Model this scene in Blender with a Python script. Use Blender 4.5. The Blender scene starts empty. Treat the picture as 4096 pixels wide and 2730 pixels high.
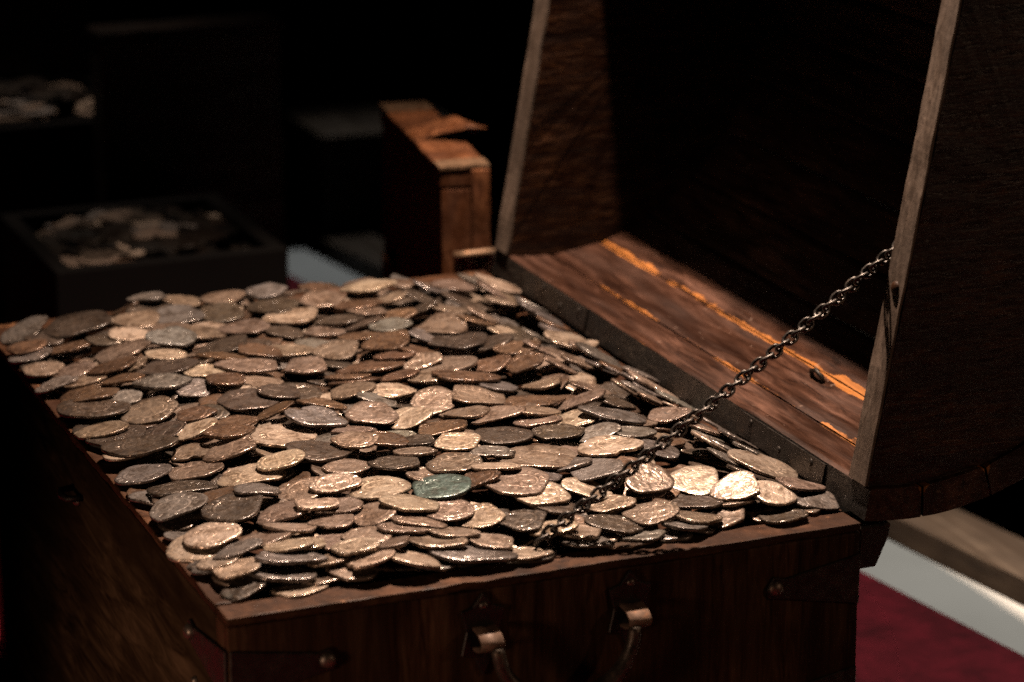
import bpy, bmesh, math, random
import numpy as np
from mathutils import Vector, Matrix, noise as mnoise

# ------------------------------------------------------------------ camera, world, lamps, exposure
scene = bpy.context.scene
COL = scene.collection
W, L, H = 0.38, 0.5726, 0.25          # chest: width (handle side), length (hinge side), height; rim top is z = 0
TILT = math.radians(9.92)             # the open lid leans back this far past upright
YAW, PITCH = math.radians(22.404), math.radians(17.033)

cam_d = bpy.data.cameras.new('camera'); cam = bpy.data.objects.new('camera', cam_d); COL.objects.link(cam)
cam.location = (-0.41185, -1.39430, 0.59691)
cam.rotation_euler = (math.pi/2 - PITCH, 0, -YAW)
cam_d.sensor_width = 36.0; cam_d.lens = 36.0*11791.94/4096
cam_d.clip_start = 0.05; cam_d.clip_end = 50
cam_d.dof.use_dof = True; cam_d.dof.focus_distance = 1.76; cam_d.dof.aperture_fstop = 6.3
scene.camera = cam

world = bpy.data.worlds.new('World'); scene.world = world; world.use_nodes = True
bg = world.node_tree.nodes['Background']
bg.inputs[0].default_value = (1.0, 0.8, 0.65, 1); bg.inputs[1].default_value = 0.0012

def spot(name, loc, target, watts, color, size, blend, radius):
    d = bpy.data.lights.new(name, 'SPOT'); o = bpy.data.objects.new(name, d); COL.objects.link(o)
    o.location = loc; d.energy = watts; d.color = color
    d.spot_size = math.radians(size); d.spot_blend = blend; d.shadow_soft_size = radius
    o.rotation_euler = (Vector(target)-Vector(loc)).to_track_quat('-Z', 'Y').to_euler()
    return o
spot('gallery_spot', (0.388, 0.455, 1.02), (0.265, 0.13, 0.0), 152, (1.0, 0.76, 0.59), 92, 0.9, 0.013)
spot('case_spot', (1.45, 0.62, 0.85), (0.66, 0.38, -0.22), 38, (1.0, 0.94, 0.86), 44, 0.7, 0.03)
spot('far_fill', (0.10, 1.30, 1.1), (0.190, 1.20, -0.02), 13, (1.0, 0.80, 0.64), 27, 1.0, 0.02)  # added lamp with no known source, lifts the dim coin heaps behind
spot('rear_fill', (1.5, 1.75, 0.9), (0.54, 1.40, -0.22), 22, (0.95, 0.98, 1.0), 26, 0.9, 0.03)  # extra lamp put in to brighten the white border at the far left
spot('left_fill', (-0.9, -0.40, 0.05), (0.02, 0.10, -0.16), 26, (1.0, 0.66, 0.45), 30, 1.0, 0.10)  # added fill, stands in for bounced light on the chest's left side
spot('front_fill', (1.25, -1.05, 0.55), (0.42, 0.0, 0.02), 8, (1.0, 0.62, 0.40), 34, 0.9, 0.06)  # made-up fill so the lid's near end and handle wall show faintly

scene.view_settings.view_transform = 'Standard'; scene.view_settings.look = 'None'
scene.view_settings.exposure = 0.0; scene.view_settings.gamma = 1.0
scene.view_settings.use_curve_mapping = False
scene.cycles.use_denoising = False
scene.cycles.max_bounces = 4; scene.cycles.diffuse_bounces = 0; scene.cycles.glossy_bounces = 2
scene.cycles.use_adaptive_sampling = True; scene.cycles.adaptive_threshold = 0.02

# ------------------------------------------------------------------ materials
class NT:
    def __init__(s, name):
        s.m = bpy.data.materials.new(name); s.m.use_nodes = True; s.t = s.m.node_tree
        s.b = s.t.nodes['Principled BSDF']
    def n(s, kind, **kw):
        x = s.t.nodes.new('ShaderNode'+kind)
        for k, v in kw.items(): setattr(x, k, v)
        return x
    def l(s, a, b): s.t.links.new(a, b)
    def val(s, sock, v): sock.default_value = v
    def coord(s, scale=(1,1,1), rot=(0,0,0), jitter=False):
        tc = s.n('TexCoord'); mp = s.n('Mapping')
        mp.inputs['Scale'].default_value = scale; mp.inputs['Rotation'].default_value = rot
        if jitter:
            oi = s.n('ObjectInfo'); mu = s.n('VectorMath', operation='SCALE'); ad = s.n('VectorMath', operation='ADD')
            cb = s.n('CombineXYZ'); s.l(oi.outputs['Random'], cb.inputs[0]); s.l(oi.outputs['Random'], cb.inputs[1])
            cb.inputs[2].default_value = .37
            s.l(cb.outputs[0], mu.inputs[0]); mu.inputs['Scale'].default_value = 37.0
            s.l(tc.outputs['Object'], ad.inputs[0]); s.l(mu.outputs[0], ad.inputs[1]); s.l(ad.outputs[0], mp.inputs[0])
        else:
            s.l(tc.outputs['Object'], mp.inputs[0])
        return mp.outputs[0]
    def noise(s, vec, scale, detail=4, rough=.55, dist=0.0):
        x = s.n('TexNoise'); x.inputs['Scale'].default_value = scale; x.inputs['Detail'].default_value = detail
        x.inputs['Roughness'].default_value = rough; x.inputs['Distortion'].default_value = dist
        s.l(vec, x.inputs['Vector']); return x.outputs['Fac']
    def ramp(s, fac, stops):
        r = s.n('ValToRGB'); el = r.color_ramp.elements
        while len(el) < len(stops): el.new(0.5)
        for e, (p, c) in zip(el, stops):
            e.position = p; e.color = (c, c, c, 1) if isinstance(c, (int, float)) else (*c, 1)
        s.l(fac, r.inputs[0]); return r.outputs[0]
    def mix(s, fac, a, b, mode='MIX'):
        x = s.n('MixRGB', blend_type=mode)
        for sock, v in ((x.inputs[0], fac), (x.inputs[1], a), (x.inputs[2], b)):
            if isinstance(v, (int, float)): sock.default_value = v
            elif isinstance(v, tuple): sock.default_value = (*v, 1)
            else: s.l(v, sock)
        return x.outputs[0]
    def math(s, op, a, b=0.0, clamp=False):
        x = s.n('Math', operation=op); x.use_clamp = clamp
        for sock, v in ((x.inputs[0], a), (x.inputs[1], b)):
            if isinstance(v, (int, float)): sock.default_value = v
            else: s.l(v, sock)
        return x.outputs[0]
    def bump(s, h, strength, dist):
        x = s.n('Bump'); x.inputs['Strength'].default_value = strength; x.inputs['Distance'].default_value = dist
        s.l(h, x.inputs['Height']); s.l(x.outputs[0], s.b.inputs['Normal'])
    def set(s, col=None, rough=None, metal=None, spec=None):
        for k, v in (('Base Color', col), ('Roughness', rough), ('Metallic', metal), ('Specular IOR Level', spec)):
            if v is None: continue
            if isinstance(v, tuple): s.b.inputs[k].default_value = (*v, 1)
            elif isinstance(v, (int, float)): s.b.inputs[k].default_value = v
            else: s.l(v, s.b.inputs[k])

def wood(name, dark, mid, light, along, fine=60, rough=(.38,.62), bump=.35, dist=.0012, spots=None, edge=None, fleck=None, spec=.28):
    """along: mapping scale, small on the axis the grain runs along"""
    fine *= 3.2; k = NT(name); v = k.coord(along); v0 = k.coord()
    g = k.noise(v, fine, 6, .65, .6); g2 = k.noise(v, fine*.16, 3, .5, .3); p = k.noise(v0, 14, 4)
    c = k.ramp(g, [(.36, dark), (.50, mid), (.66, light)])
    c = k.mix(k.ramp(g2, [(.42, 0.0), (.62, .8)]), c, dark)
    c = k.mix(k.ramp(p, [(.38, .6), (.58, 0.0)]), c, tuple(x*.45 for x in mid))
    if spots:                                        # pale rubs and chips that expose raw wood
        s = k.noise(k.coord(tuple(.5*a+.2 for a in along)), fine*.6, 5, .7, 1.2)
        c = k.mix(k.ramp(s, [(.66, 0.0), (.72, .8)]), c, spots)
    if edge:                                         # varnish broken away along board edges
        a = k.n('Attribute', attribute_name='edge')
        nz = k.noise(k.coord((1, .16, 1)), 42, 5, .65, .8); nz2 = k.noise(k.coord((1, .5, 1)), 150, 3)
        f = k.math('ADD', a.outputs['Fac'], k.math('MULTIPLY', k.math('SUBTRACT', nz, .5), 2.3))
        f = k.math('ADD', f, k.math('MULTIPLY', k.math('SUBTRACT', nz2, .5), .7))
        c = k.mix(k.ramp(f, [(.80, 0.0), (.90, 1.0)]), c, k.ramp(g, [(.3, tuple(.55*x for x in edge)), (.6, edge)]))
    if fleck:
        fl = k.noise(v0, 130, 3, .6, .4)
        c = k.mix(k.ramp(fl, [(.68, 0.0), (.75, .55)]), c, fleck)
    k.set(c, k.ramp(k.noise(v, fine*.5, 3), [(.38, rough[0]), (.62, rough[1])]), 0.0, spec)
    k.bump(k.mix(.5, g, k.noise(v0, 220, 3)), bump, dist)
    return k.m

M = {}
M['chest'] = wood('chest_wood', (.016,.007,.004), (.060,.027,.0145), (.112,.054,.030), (1,1,.10), 55, (.42,.65), .4, .0008, spec=.05)
M['chest_long'] = wood('chest_side_wood', (.016,.008,.0045), (.058,.031,.0175), (.115,.064,.037), (1,.12,.7), 45, (.40,.62), .4, .0008, spec=0.0)
M['rim'] = wood('rim_wood', (.022,.009,.0045), (.062,.027,.013), (.108,.050,.026), (.3,.3,1), 90, (.5,.7), .6, .001, spots=(.27,.125,.055), spec=.10)
M['stave'] = wood('lid_stave_wood', (.013,.0055,.0035), (.052,.0235,.0145), (.115,.056,.037), (.8,.10,.8), 60, (.24,.50), .4, .0009, edge=(.36,.138,.038), fleck=(.22,.15,.115), spec=.20)
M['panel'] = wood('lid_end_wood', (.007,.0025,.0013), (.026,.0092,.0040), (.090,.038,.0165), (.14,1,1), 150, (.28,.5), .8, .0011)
M['lip'] = wood('lid_hinge_edge_wood', (.005,.0038,.003), (.016,.012,.009), (.055,.042,.032), (1,.4,1), 90, (.5,.7), .6, .001)
M['raw_edge'] = wood('lid_rim_wood', (.075,.052,.038), (.160,.114,.086), (.245,.18,.138), (1,1,.3), 90, (.55,.75), .45, .0008)
M['case'] = wood('case_wood', (.050,.016,.006), (.175,.062,.023), (.34,.14,.058), (1,1,.35), 70, (.45,.7), .5, .001, spots=(.46,.24,.12))
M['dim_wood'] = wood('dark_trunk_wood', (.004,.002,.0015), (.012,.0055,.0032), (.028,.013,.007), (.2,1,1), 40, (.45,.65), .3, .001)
M['ledge'] = wood('ledge_wood', (.055,.038,.026), (.105,.075,.052), (.16,.12,.085), (1,.06,1), 40, (.4,.55), .15, .0005)

def iron(name, c, rough, metal=.7):
    k = NT(name); v = k.coord(jitter=True); n = k.noise(v, 120, 5, .6, .4)
    k.set(k.ramp(n, [(.3, tuple(.5*x for x in c)), (.6, c), (.75, (c[0]*1.9, c[1]*1.5, c[2]*1.2))]), k.ramp(n, [(.3, rough-.1), (.7, rough+.15)]), metal, .5)
    k.bump(k.noise(v, 420, 4), .35, .0006); return k.m
M['iron'] = iron('black_iron', (.030,.024,.020), .48)
M['bright_iron'] = iron('worn_steel', (.34,.29,.25), .38, .85)
M['chain'] = iron('chain_steel', (.080,.070,.063), .36, .8)
M['loop'] = iron('bronzed_loop', (.19,.115,.078), .65, .35)
M['bail'] = iron('handle_iron', (.085,.066,.052), .42, .7)
M['screw'] = iron('screw_steel', (.14,.11,.09), .40, .8)
M['tarnish'] = iron('tarnished_trim', (.24,.145,.085), .5, .55)

def coin_mat(name, src):
    k = NT(name); v = k.coord(jitter=True)
    if src == 'object': base = k.n('ObjectInfo').outputs['Color']
    else: base = k.n('Attribute', attribute_name='tint').outputs['Color']
    big = k.noise(v, 95, 2, .6, .4); fin = k.noise(v, 300, 2, .6, .5)
    c = k.mix(k.ramp(big, [(.38, .95), (.55, 0.0)]), base, k.mix(1.0, base, (.34,.28,.23), 'MULTIPLY'))
    c = k.mix(k.ramp(fin, [(.53, 0.0), (.64, .85)]), c, k.mix(1.0, base, (1.9,1.8,1.7), 'MULTIPLY'))
    c = k.mix(k.ramp(fin, [(.36, .85), (.46, 0.0)]), c, k.mix(1.0, base, (.26,.21,.17), 'MULTIPLY'))
    gr = k.noise(v, 30, 2, .6, .5)                               # a breath of verdigris here and there
    c = k.mix(k.ramp(gr, [(.70, 0.0), (.80, .25)]), c, (.12,.17,.155))
    h = k.math('ADD', k.math('MULTIPLY', big, 1.0), k.math('MULTIPLY', fin, .9))
    if src == 'object':
        # worn struck design: a cross inside a ring with blurred legends outside it, off centre and turned at random
        tc = k.n('TexCoord'); oi = k.n('ObjectInfo'); rt = k.n('VectorRotate', rotation_type='Z_AXIS')
        of = k.n('VectorMath', operation='ADD'); k.l(tc.outputs['Object'], of.inputs[0])
        cb = k.n('CombineXYZ'); k.l(k.math('MULTIPLY', k.math('SUBTRACT', oi.outputs['Random'], .5), .007), cb.inputs[0])
        k.l(k.math('MULTIPLY', k.math('SUBTRACT', big, .5), .006), cb.inputs[1]); k.l(cb.outputs[0], of.inputs[1])
        k.l(of.outputs[0], rt.inputs['Vector']); k.l(k.math('MULTIPLY', oi.outputs['Random'], 41.0), rt.inputs['Angle'])
        sp = k.n('SeparateXYZ'); k.l(rt.outputs[0], sp.inputs[0]); X, Y = sp.outputs[0], sp.outputs[1]
        rad = k.math('SQRT', k.math('ADD', k.math('MULTIPLY', X, X), k.math('MULTIPLY', Y, Y)))
        arm = k.math('MINIMUM', k.math('ABSOLUTE', X), k.math('ABSOLUTE', Y))
        inside = k.ramp(k.math('MULTIPLY', rad, 50.0), [(.40, 1.0), (.46, 0.0)])
        cross = k.math('MULTIPLY', k.ramp(k.math('MULTIPLY', arm, 500.0), [(.35, 1.0), (.75, 0.0)]), inside)
        ring = k.ramp(k.math('ABSOLUTE', k.math('MULTIPLY', k.math('SUBTRACT', rad, .0098), 500.0)), [(.25, 1.0), (.6, 0.0)])
        lg = k.math('MULTIPLY', k.ramp(k.math('ABSOLUTE', k.math('MULTIPLY', k.math('SUBTRACT', rad, .0132), 500.0)), [(.6, 1.0), (.95, 0.0)]),
                    k.ramp(k.math('SINE', k.math('MULTIPLY', k.math('ARCTAN2', X, Y), 17.0)), [(.1, 0.0), (.5, 1.0)]))
        quad = k.math('MULTIPLY', k.math('MULTIPLY', k.math('ABSOLUTE', k.math('SINE', k.math('MULTIPLY', X, 620.0))), k.math('ABSOLUTE', k.math('SINE', k.math('MULTIPLY', Y, 620.0)))), inside)
        mark = k.math('MAXIMUM', k.math('MAXIMUM', cross, ring), k.math('MAXIMUM', lg, k.math('MULTIPLY', quad, .7)))
        wear = k.ramp(gr, [(.42, .15), (.58, 1.0)]); mark = k.math('MULTIPLY', mark, wear)
        c = k.mix(k.math('MULTIPLY', mark, .45), c, k.mix(1.0, base, (1.7,1.62,1.52), 'MULTIPLY'))
        c = k.mix(k.math('MULTIPLY', k.math('SUBTRACT', 1.0, mark), k.math('MULTIPLY', wear, .30)), c, k.mix(1.0, base, (.40,.34,.29), 'MULTIPLY'))
        h = k.math('ADD', h, k.math('MULTIPLY', mark, .55))
    k.set(c, k.ramp(fin, [(.36, .62), (.5, .40), (.64, .24)]), .55, .5)
    k.b.inputs['Coat Weight'].default_value = .35; k.b.inputs['Coat Roughness'].default_value = .18
    k.bump(h, .60, .0008)
    k.t.links.new(k.b.inputs['Normal'].links[0].from_socket, k.b.inputs['Coat Normal'])
    return k.m
M['coin'] = coin_mat('cob_silver', 'object'); M['coin_fill'] = coin_mat('cob_silver_heap', 'tint')

k = NT('dull_coin'); k.set(k.n('Attribute', attribute_name='tint').outputs['Color'], .6, .2, .4); M['coin_far'] = k.m
k = NT('red_velvet'); v = k.coord(); a = k.noise(v, 35, 5, .65, .5); b = k.noise(v, 900, 2)
k.set(k.ramp(a, [(.3, (.075,.0035,.008)), (.7, (.235,.012,.025))]), .85, 0.0, .15)
k.b.inputs['Sheen Weight'].default_value = .12; k.b.inputs['Sheen Tint'].default_value = (.9,.25,.25,1)
k.bump(b, .4, .0008); M['velvet'] = k.m
k = NT('white_laminate'); v = k.coord(); k.set(k.ramp(k.noise(v, 9, 3), [(.3, (.66,.66,.62)), (.7, (.74,.74,.70))]), .28, 0.0, .5); M['white'] = k.m
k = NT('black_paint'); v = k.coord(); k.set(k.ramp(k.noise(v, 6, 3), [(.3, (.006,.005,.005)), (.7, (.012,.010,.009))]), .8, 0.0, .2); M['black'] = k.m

# ------------------------------------------------------------------ helpers
ORG = {}
def tag(o, label=None, cat=None, group=None, kind=None):
    for key, v in (('label', label), ('category', cat), ('group', group), ('kind', kind)):
        if v: o[key] = v
    return o
def empty(name, loc):
    o = bpy.data.objects.new(name, None); COL.objects.link(o); o.location = loc; o.empty_display_size = .02
    ORG[o] = Vector(loc); return o
def origin(o):
    return ORG.get(o, Vector((0,0,0)))
def mesh_obj(name, verts, faces, mat, parent=None, smooth=False, org=None):
    """verts are world coordinates; the mesh is stored relative to its thing's origin"""
    og = origin(parent) if parent else Vector(org or (0,0,0))
    me = bpy.data.meshes.new(name); me.from_pydata([tuple(Vector(v)-og) for v in verts], [], faces)
    me.materials.append(M[mat] if isinstance(mat, str) else mat)
    if smooth: me.polygons.foreach_set('use_smooth', [True]*len(me.polygons))
    me.update()
    o = bpy.data.objects.new(name, me); COL.objects.link(o)
    if parent: o.parent = parent
    else: o.location = og
    ORG[o] = og
    return o
def put(name, me, parent, loc, rot=None):
    o = bpy.data.objects.new(name, me); COL.objects.link(o); o.parent = parent
    o.location = Vector(loc)-origin(parent); ORG[o] = origin(parent)
    if rot is not None: o.rotation_euler = rot
    return o
def wob(v, amp, f=30, seed=0):
    p = Vector(v)*f+Vector((seed*7.3, seed*3.1, seed*1.7))
    return Vector(v)+amp*Vector((mnoise.noise(p), mnoise.noise(p+Vector((19,0,0))), mnoise.noise(p+Vector((0,23,0)))))
def box(x0, x1, y0, y1, z0, z1, bev=.0012, cuts=0, amp=0.0, seed=0, f=30):
    bm = bmesh.new(); bmesh.ops.create_cube(bm, size=1)
    for v in bm.verts: v.co = Vector(((x0+x1)/2+v.co.x*(x1-x0), (y0+y1)/2+v.co.y*(y1-y0), (z0+z1)/2+v.co.z*(z1-z0)))
    if bev: bmesh.ops.bevel(bm, geom=bm.edges[:], offset=bev, segments=2, affect='EDGES', profile=.6)
    if cuts:
        for ax, d in enumerate((x1-x0, y1-y0, z1-z0)):
            n = int(d/cuts)
            for i in range(1, n):
                co = [0,0,0]; co[ax] = (x0,y0,z0)[ax]+d*i/n; no = [0,0,0]; no[ax] = 1
                bmesh.ops.bisect_plane(bm, geom=bm.verts[:]+bm.edges[:]+bm.faces[:], plane_co=co, plane_no=no)
        for v in bm.verts: v.co = wob(v.co, amp, f, seed)
    bm.verts.index_update()
    r = [v.co.copy() for v in bm.verts], [[v.index for v in fc.verts] for fc in bm.faces]
    bm.free(); return r
def prism(pts, axis, a0, a1, bev=.0008):
    """extrude a 2-D outline (list of (p,q)) along axis 'x','y' or 'z' from a0 to a1"""
    f = {'x': lambda p,q,a: (a,p,q), 'y': lambda p,q,a: (p,a,q), 'z': lambda p,q,a: (p,q,a)}[axis]
    bm = bmesh.new(); vs = [bm.verts.new(f(p,q,a0)) for p,q in pts]
    fc = bm.faces.new(vs); r = bmesh.ops.extrude_face_region(bm, geom=[fc])
    d = Vector(f(0,0,a1))-Vector(f(0,0,a0))
    for e in r['geom']:
        if isinstance(e, bmesh.types.BMVert): e.co += d
    bmesh.ops.recalc_face_normals(bm, faces=bm.faces[:])
    if bev: bmesh.ops.bevel(bm, geom=bm.edges[:], offset=bev, segments=1, affect='EDGES')
    bm.verts.index_update()
    o = [v.co.copy() for v in bm.verts], [[v.index for v in fc.verts] for fc in bm.faces]
    bm.free(); return o
def tube(path, r, seg=10, closed=False):
    n = len(path); V = []; F = []; P = [Vector(p) for p in path]; up = None
    for i in range(n):
        t = (P[(i+1) % n]-P[i-1]) if closed or 0 < i < n-1 else (P[1]-P[0] if i == 0 else P[-1]-P[-2]); t.normalize()
        if up is None:
            up = Vector((0,0,1)) if abs(t.z) < .9 else Vector((1,0,0))
        s = t.cross(up).normalized(); up = s.cross(t)
        rr = r[i] if isinstance(r, (list, tuple)) else r
        for j in range(seg):
            a = 2*math.pi*j/seg; V.append(P[i]+rr*(math.cos(a)*s+math.sin(a)*up))
    m = n if closed else n-1
    for i in range(m):
        for j in range(seg):
            F.append([i*seg+j, i*seg+(j+1) % seg, ((i+1) % n)*seg+(j+1) % seg, ((i+1) % n)*seg+j])
    if not closed: F.append(list(range(seg))[::-1]); F.append([(n-1)*seg+j for j in range(seg)])
    return V, F
def dome(c, nrm, r, h, seg=14, rings=4):
    n = Vector(nrm).normalized(); s = n.orthogonal().normalized(); u = n.cross(s); V = []; F = []; c = Vector(c)
    for i in range(rings):
        a = (math.pi/2)*i/rings
        for j in range(seg):
            b = 2*math.pi*j/seg; V.append(c+r*math.cos(a)*(math.cos(b)*s+math.sin(b)*u)+n*h*math.sin(a))
    V.append(c+n*h)
    for i in range(rings-1):
        for j in range(seg): F.append([i*seg+j, i*seg+(j+1) % seg, (i+1)*seg+(j+1) % seg, (i+1)*seg+j])
    for j in range(seg): F.append([(rings-1)*seg+j, (rings-1)*seg+(j+1) % seg, rings*seg])
    return V, F

# ------------------------------------------------------------------ the setting
FZ = -H
def xl(y): return .734-.148*y                      # where the red cloth ends and the white border starts
def strip(name, d0, d1, z, th, mat, y0=-1.2, y1=2.6, n=40):
    V = []; F = []
    for i in range(n+1):
        y = y0+(y1-y0)*i/n
        for (d, zz) in ((d0, z-th), (d0, z), (d1, z), (d1, z-th)): V.append((xl(y)+d, y, zz))
    for i in range(n):
        for j in range(4): F.append([4*i+j, 4*i+(j+1) % 4, 4*i+4+(j+1) % 4, 4*i+4+j])
    F += [[3,2,1,0], [4*n+j for j in range(4)]]
    return mesh_obj(name, V, F, mat)
tag(strip('plinth', -2.2, .0665, FZ-.004, .10, 'white'), 'white laminate display plinth with a bare border beside the red cloth', 'plinth', kind='structure')
tag(strip('ledge', .090, .147, FZ+.004, .10, 'ledge'), 'brown wooden ledge beyond the white border', 'ledge', kind='structure')
V, F = box(-3, 4, -1.5, 3.2, -.95, -.93, 0); tag(mesh_obj('floor', V, F, 'black'), 'dark floor', kind='structure')
V, F = box(-3, 4, 2.75, 2.8, -.929, 2.2, 0); tag(mesh_obj('back_wall', V, F, 'black'), 'black back wall', kind='structure')
# red velvet cloth, gently rumpled
V = []; F = []; nx, ny = 90, 120
for j in range(ny+1):
    y = -1.15+3.65*j/ny
    for i in range(nx+1):
        x = xl(y)-2.1*(1-i/nx)**1.3
        z = FZ-.0010+.0016*mnoise.noise(Vector((x*9, y*7, 0)))*min(1, (1-i/nx)*8+.05)
        V.append((x+.0015*mnoise.noise(Vector((0, y*14, 3))), y, z))
for j in range(ny):
    for i in range(nx):
        a = j*(nx+1)+i; F.append([a, a+1, a+nx+2, a+nx+1])
tag(mesh_obj('red_cloth', V, F, 'velvet', smooth=True), 'deep red velvet cloth spread under the open chest', 'cloth')

# ------------------------------------------------------------------ the chest
chest = empty('treasure_chest', (W/2, L/2, FZ))
tag(chest, 'open dark wooden chest heaped with old coins, its domed lid thrown back', 'chest')
T = .021
def part(name, vf, mat, parent=chest, smooth=False): return mesh_obj(name, vf[0], vf[1], mat, parent, smooth)
def wall(name, x0, x1, y0, y1, mat, seed):
    w = part(name, box(x0, x1, y0, y1, FZ+.001, -.0055, .0012, .03, .0006, seed), mat)
    r = part('rim', box(x0, x1, y0, y1, -.0050, 0, .0011, .012, .0009, seed+9, 70), 'rim', w); return w
front = wall('front_wall', 0, W, 0, T, 'chest', 1)
LB = L+.010                                        # the box runs a little past the lid at the far end
left = wall('side_wall', 0, T, T+.0008, LB-T-.0008, 'chest_long', 2)
right = wall('side_wall', W-T, W, T+.0008, LB-T-.0008, 'chest_long', 3)
back = wall('back_wall', 0, W, LB-T, LB, 'chest', 4)
part('bottom', box(T+.001, W-T-.001, T+.001, L-T-.001, FZ+.002, FZ+.016), 'chest')
part('tray', box(T+.001, W-T-.001, T+.001, L-T-.001, -.030, -.022), 'chest')

# iron corner straps with rivets
def strap(parent, pts, axis, a0, a1, riv, nrm):
    s = part('corner_strap', prism(pts, axis, a0, a1, .0006), 'iron', parent)
    for c in riv: part('rivet', dome(c, nrm, .0048, .0032), 'screw', s, True)
def taper(e, d, zt, ln=.060):                      # outline in (along, z): e = corner position, d = direction away from it
    tz = zt-.0125
    P = [(e, zt), (e+d*ln*.82, zt-.0085), (e+d*ln*.93, zt-.0065), (e+d*ln, tz-.0015), (e+d*ln*.97, tz-.007), (e+d*ln*.86, tz-.008), (e, zt-.031)]
    return P
for zt in (-.018, -.088):
    strap(front, taper(W-.0005, -1, zt), 'y', -.0022, -.0001, [(W-.055, -.0022, zt-.0135)], (0,-1,0))
    strap(front, taper(.0005, 1, zt), 'y', -.0022, -.0001, [(.055, -.0022, zt-.0135)], (0,-1,0))
    strap(left, taper(.0, 1, zt, .072), 'x', -.0022, -.0001, [(-.0022, .066, zt-.0140)], (-1,0,0))
part('staple', tube([(-.0001, .308, -.036), (-.009, .310, -.036), (-.011, .319, -.036), (-.009, .328, -.036), (-.0001, .330, -.036)], .0022, 8), 'iron', left, True)
part('nail', dome((-.0005, .319, -.0415), (-1,0,0), .0035, .003), 'screw', left, True)
part('nail', dome((-.0005, .062, -.060), (-1,0,0), .0030, .003), 'screw', left, True)

# drop handle on the near end
hd = part('handle', ([], []), 'iron', front)
bpy.data.objects.remove(hd)
xa, xb, zh = .1450, .2335, -.0300
path = []
for i in range(33):
    a = math.pi*i/32
    path.append(((xa+xb)/2-(xb-xa)/2*.93*math.cos(a), -.0155-.004*math.sin(a), zh-.004-.037*math.sin(a)))
bail = part('handle', tube(path, [.0036+.0018*math.sin(math.pi*i/32) for i in range(33)], 12), 'bail', chest, True)
for xx in (xa, xb):
    pl = [(xx, zh+.024), (xx+.006, zh+.016), (xx+.013, zh+.014), (xx+.010, zh+.002), (xx+.013, zh-.012), (xx+.005, zh-.014), (xx, zh-.026), (xx-.005, zh-.014), (xx-.013, zh-.012), (xx-.010, zh+.002), (xx-.013, zh+.014), (xx-.006, zh+.016)]
    br = part('handle_plate', prism(pl, 'y', -.0026, -.0001, .0006), 'iron')
    # bent loop that carries the bail
    ring = []
    for i in range(15):
        a = -math.pi*.5+math.pi*i/14*1.02
        ring.append((-.0030-.0142*math.cos(a), zh-.002+.0066*math.sin(a)))
    V = []; F = []
    for (yy, zz) in ring:
        for dx in (-.0066, .0066):
            for off in (0, 1): V.append((xx+dx, yy*(1 if not off else .86)-(.0 if not off else .0006), zh-.002+(zz-zh+.002)*(1 if not off else .78)))
    for i in range(14):
        b = 4*i
        for q in ([0,2,6,4], [2,3,7,6], [3,1,5,7], [1,0,4,5]): F.append([b+j for j in q])
    F += [[0,1,3,2], [56,58,59,57]]
    part('loop', (V, F), 'loop', br, True)
    part('nail', dome((xx, -.0026, zh+.0165), (0,-1,0), .0026, .0018), 'screw', br, True)

# ------------------------------------------------------------------ the lid, a half barrel of staves
U = Vector((math.sin(TILT), 0, math.cos(TILT))); VV = Vector((math.cos(TILT), 0, -math.sin(TILT)))
HX, HZ = W+.0025, .0015
def lidp(u, v, y): p = Vector((HX, 0, HZ))+u*U+v*VV; p.y = y; return p
RO = W/2+.001; ST = .0195
phis = [0, 11.5, 25.5]+[25.5+(154.5-25.5)*i/9 for i in range(1, 10)]+[168.5, 180]
def stave(i, parent, name):
    rnd = random.Random(40+i)
    pa, pb = math.radians(phis[i]), math.radians(phis[i+1]); g = .0009/RO
    if i: pa += g
    if i < len(phis)-2: pb -= g
    NA, NL = 10, 48; V = []; F = []; E = []
    ys = [.0004*rnd.random()+L*j/NL for j in range(NL+1)]
    dr = rnd.uniform(-.0006, .0006)
    ring = []
    for side in (0, 1):
        for a in range(NA+1):
            t = a/NA if side == 0 else 1-a/NA
            ring.append((side, t))
    n = len(ring)
    for y in ys:
        for (side, t) in ring:
            ph = pa+(pb-pa)*t
            r = (RO if side == 0 else RO-ST)+dr
            d = min(t, 1-t)*(pb-pa)*r
            e = max(0, 1-d/(.0085 if i else .006)) if side else 0
            if side: r += .0012*max(0, 1-d/.0022)           # worn arris
            if i == 0 and t < .01 and side: r += .0
            p = lidp(W/2-r*math.cos(ph), r*math.sin(ph), y)
            V.append(wob(p, .0005, 45, i)); E.append((e*(.55 if i == 0 and t < .3 else .86 if (i == 0 or (i == 1 and t < .5)) else 1.24 if (i == 1 or t < .5) else -1)) if i < 3 else -1.5)
    for j in range(NL):
        for a in range(n): F.append([j*n+a, j*n+(a+1) % n, (j+1)*n+(a+1) % n, (j+1)*n+a])
    F += [list(range(n))[::-1], [NL*n+a for a in range(n)]]
    o = mesh_obj(name, V, F, 'stave', parent)
    if i == 0:                                      # the hinge edge itself is blackened with age
        o.data.materials.append(M['lip'])
        for j in range(NL): o.data.polygons[j*n+n-1].material_index = 1
    at = o.data.attributes.new('edge', 'FLOAT', 'POINT'); at.data.foreach_set('value', E)
    return o
lid = stave(0, chest, 'lid')
for i in range(1, len(phis)-1): stave(i, lid, 'stave')
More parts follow.
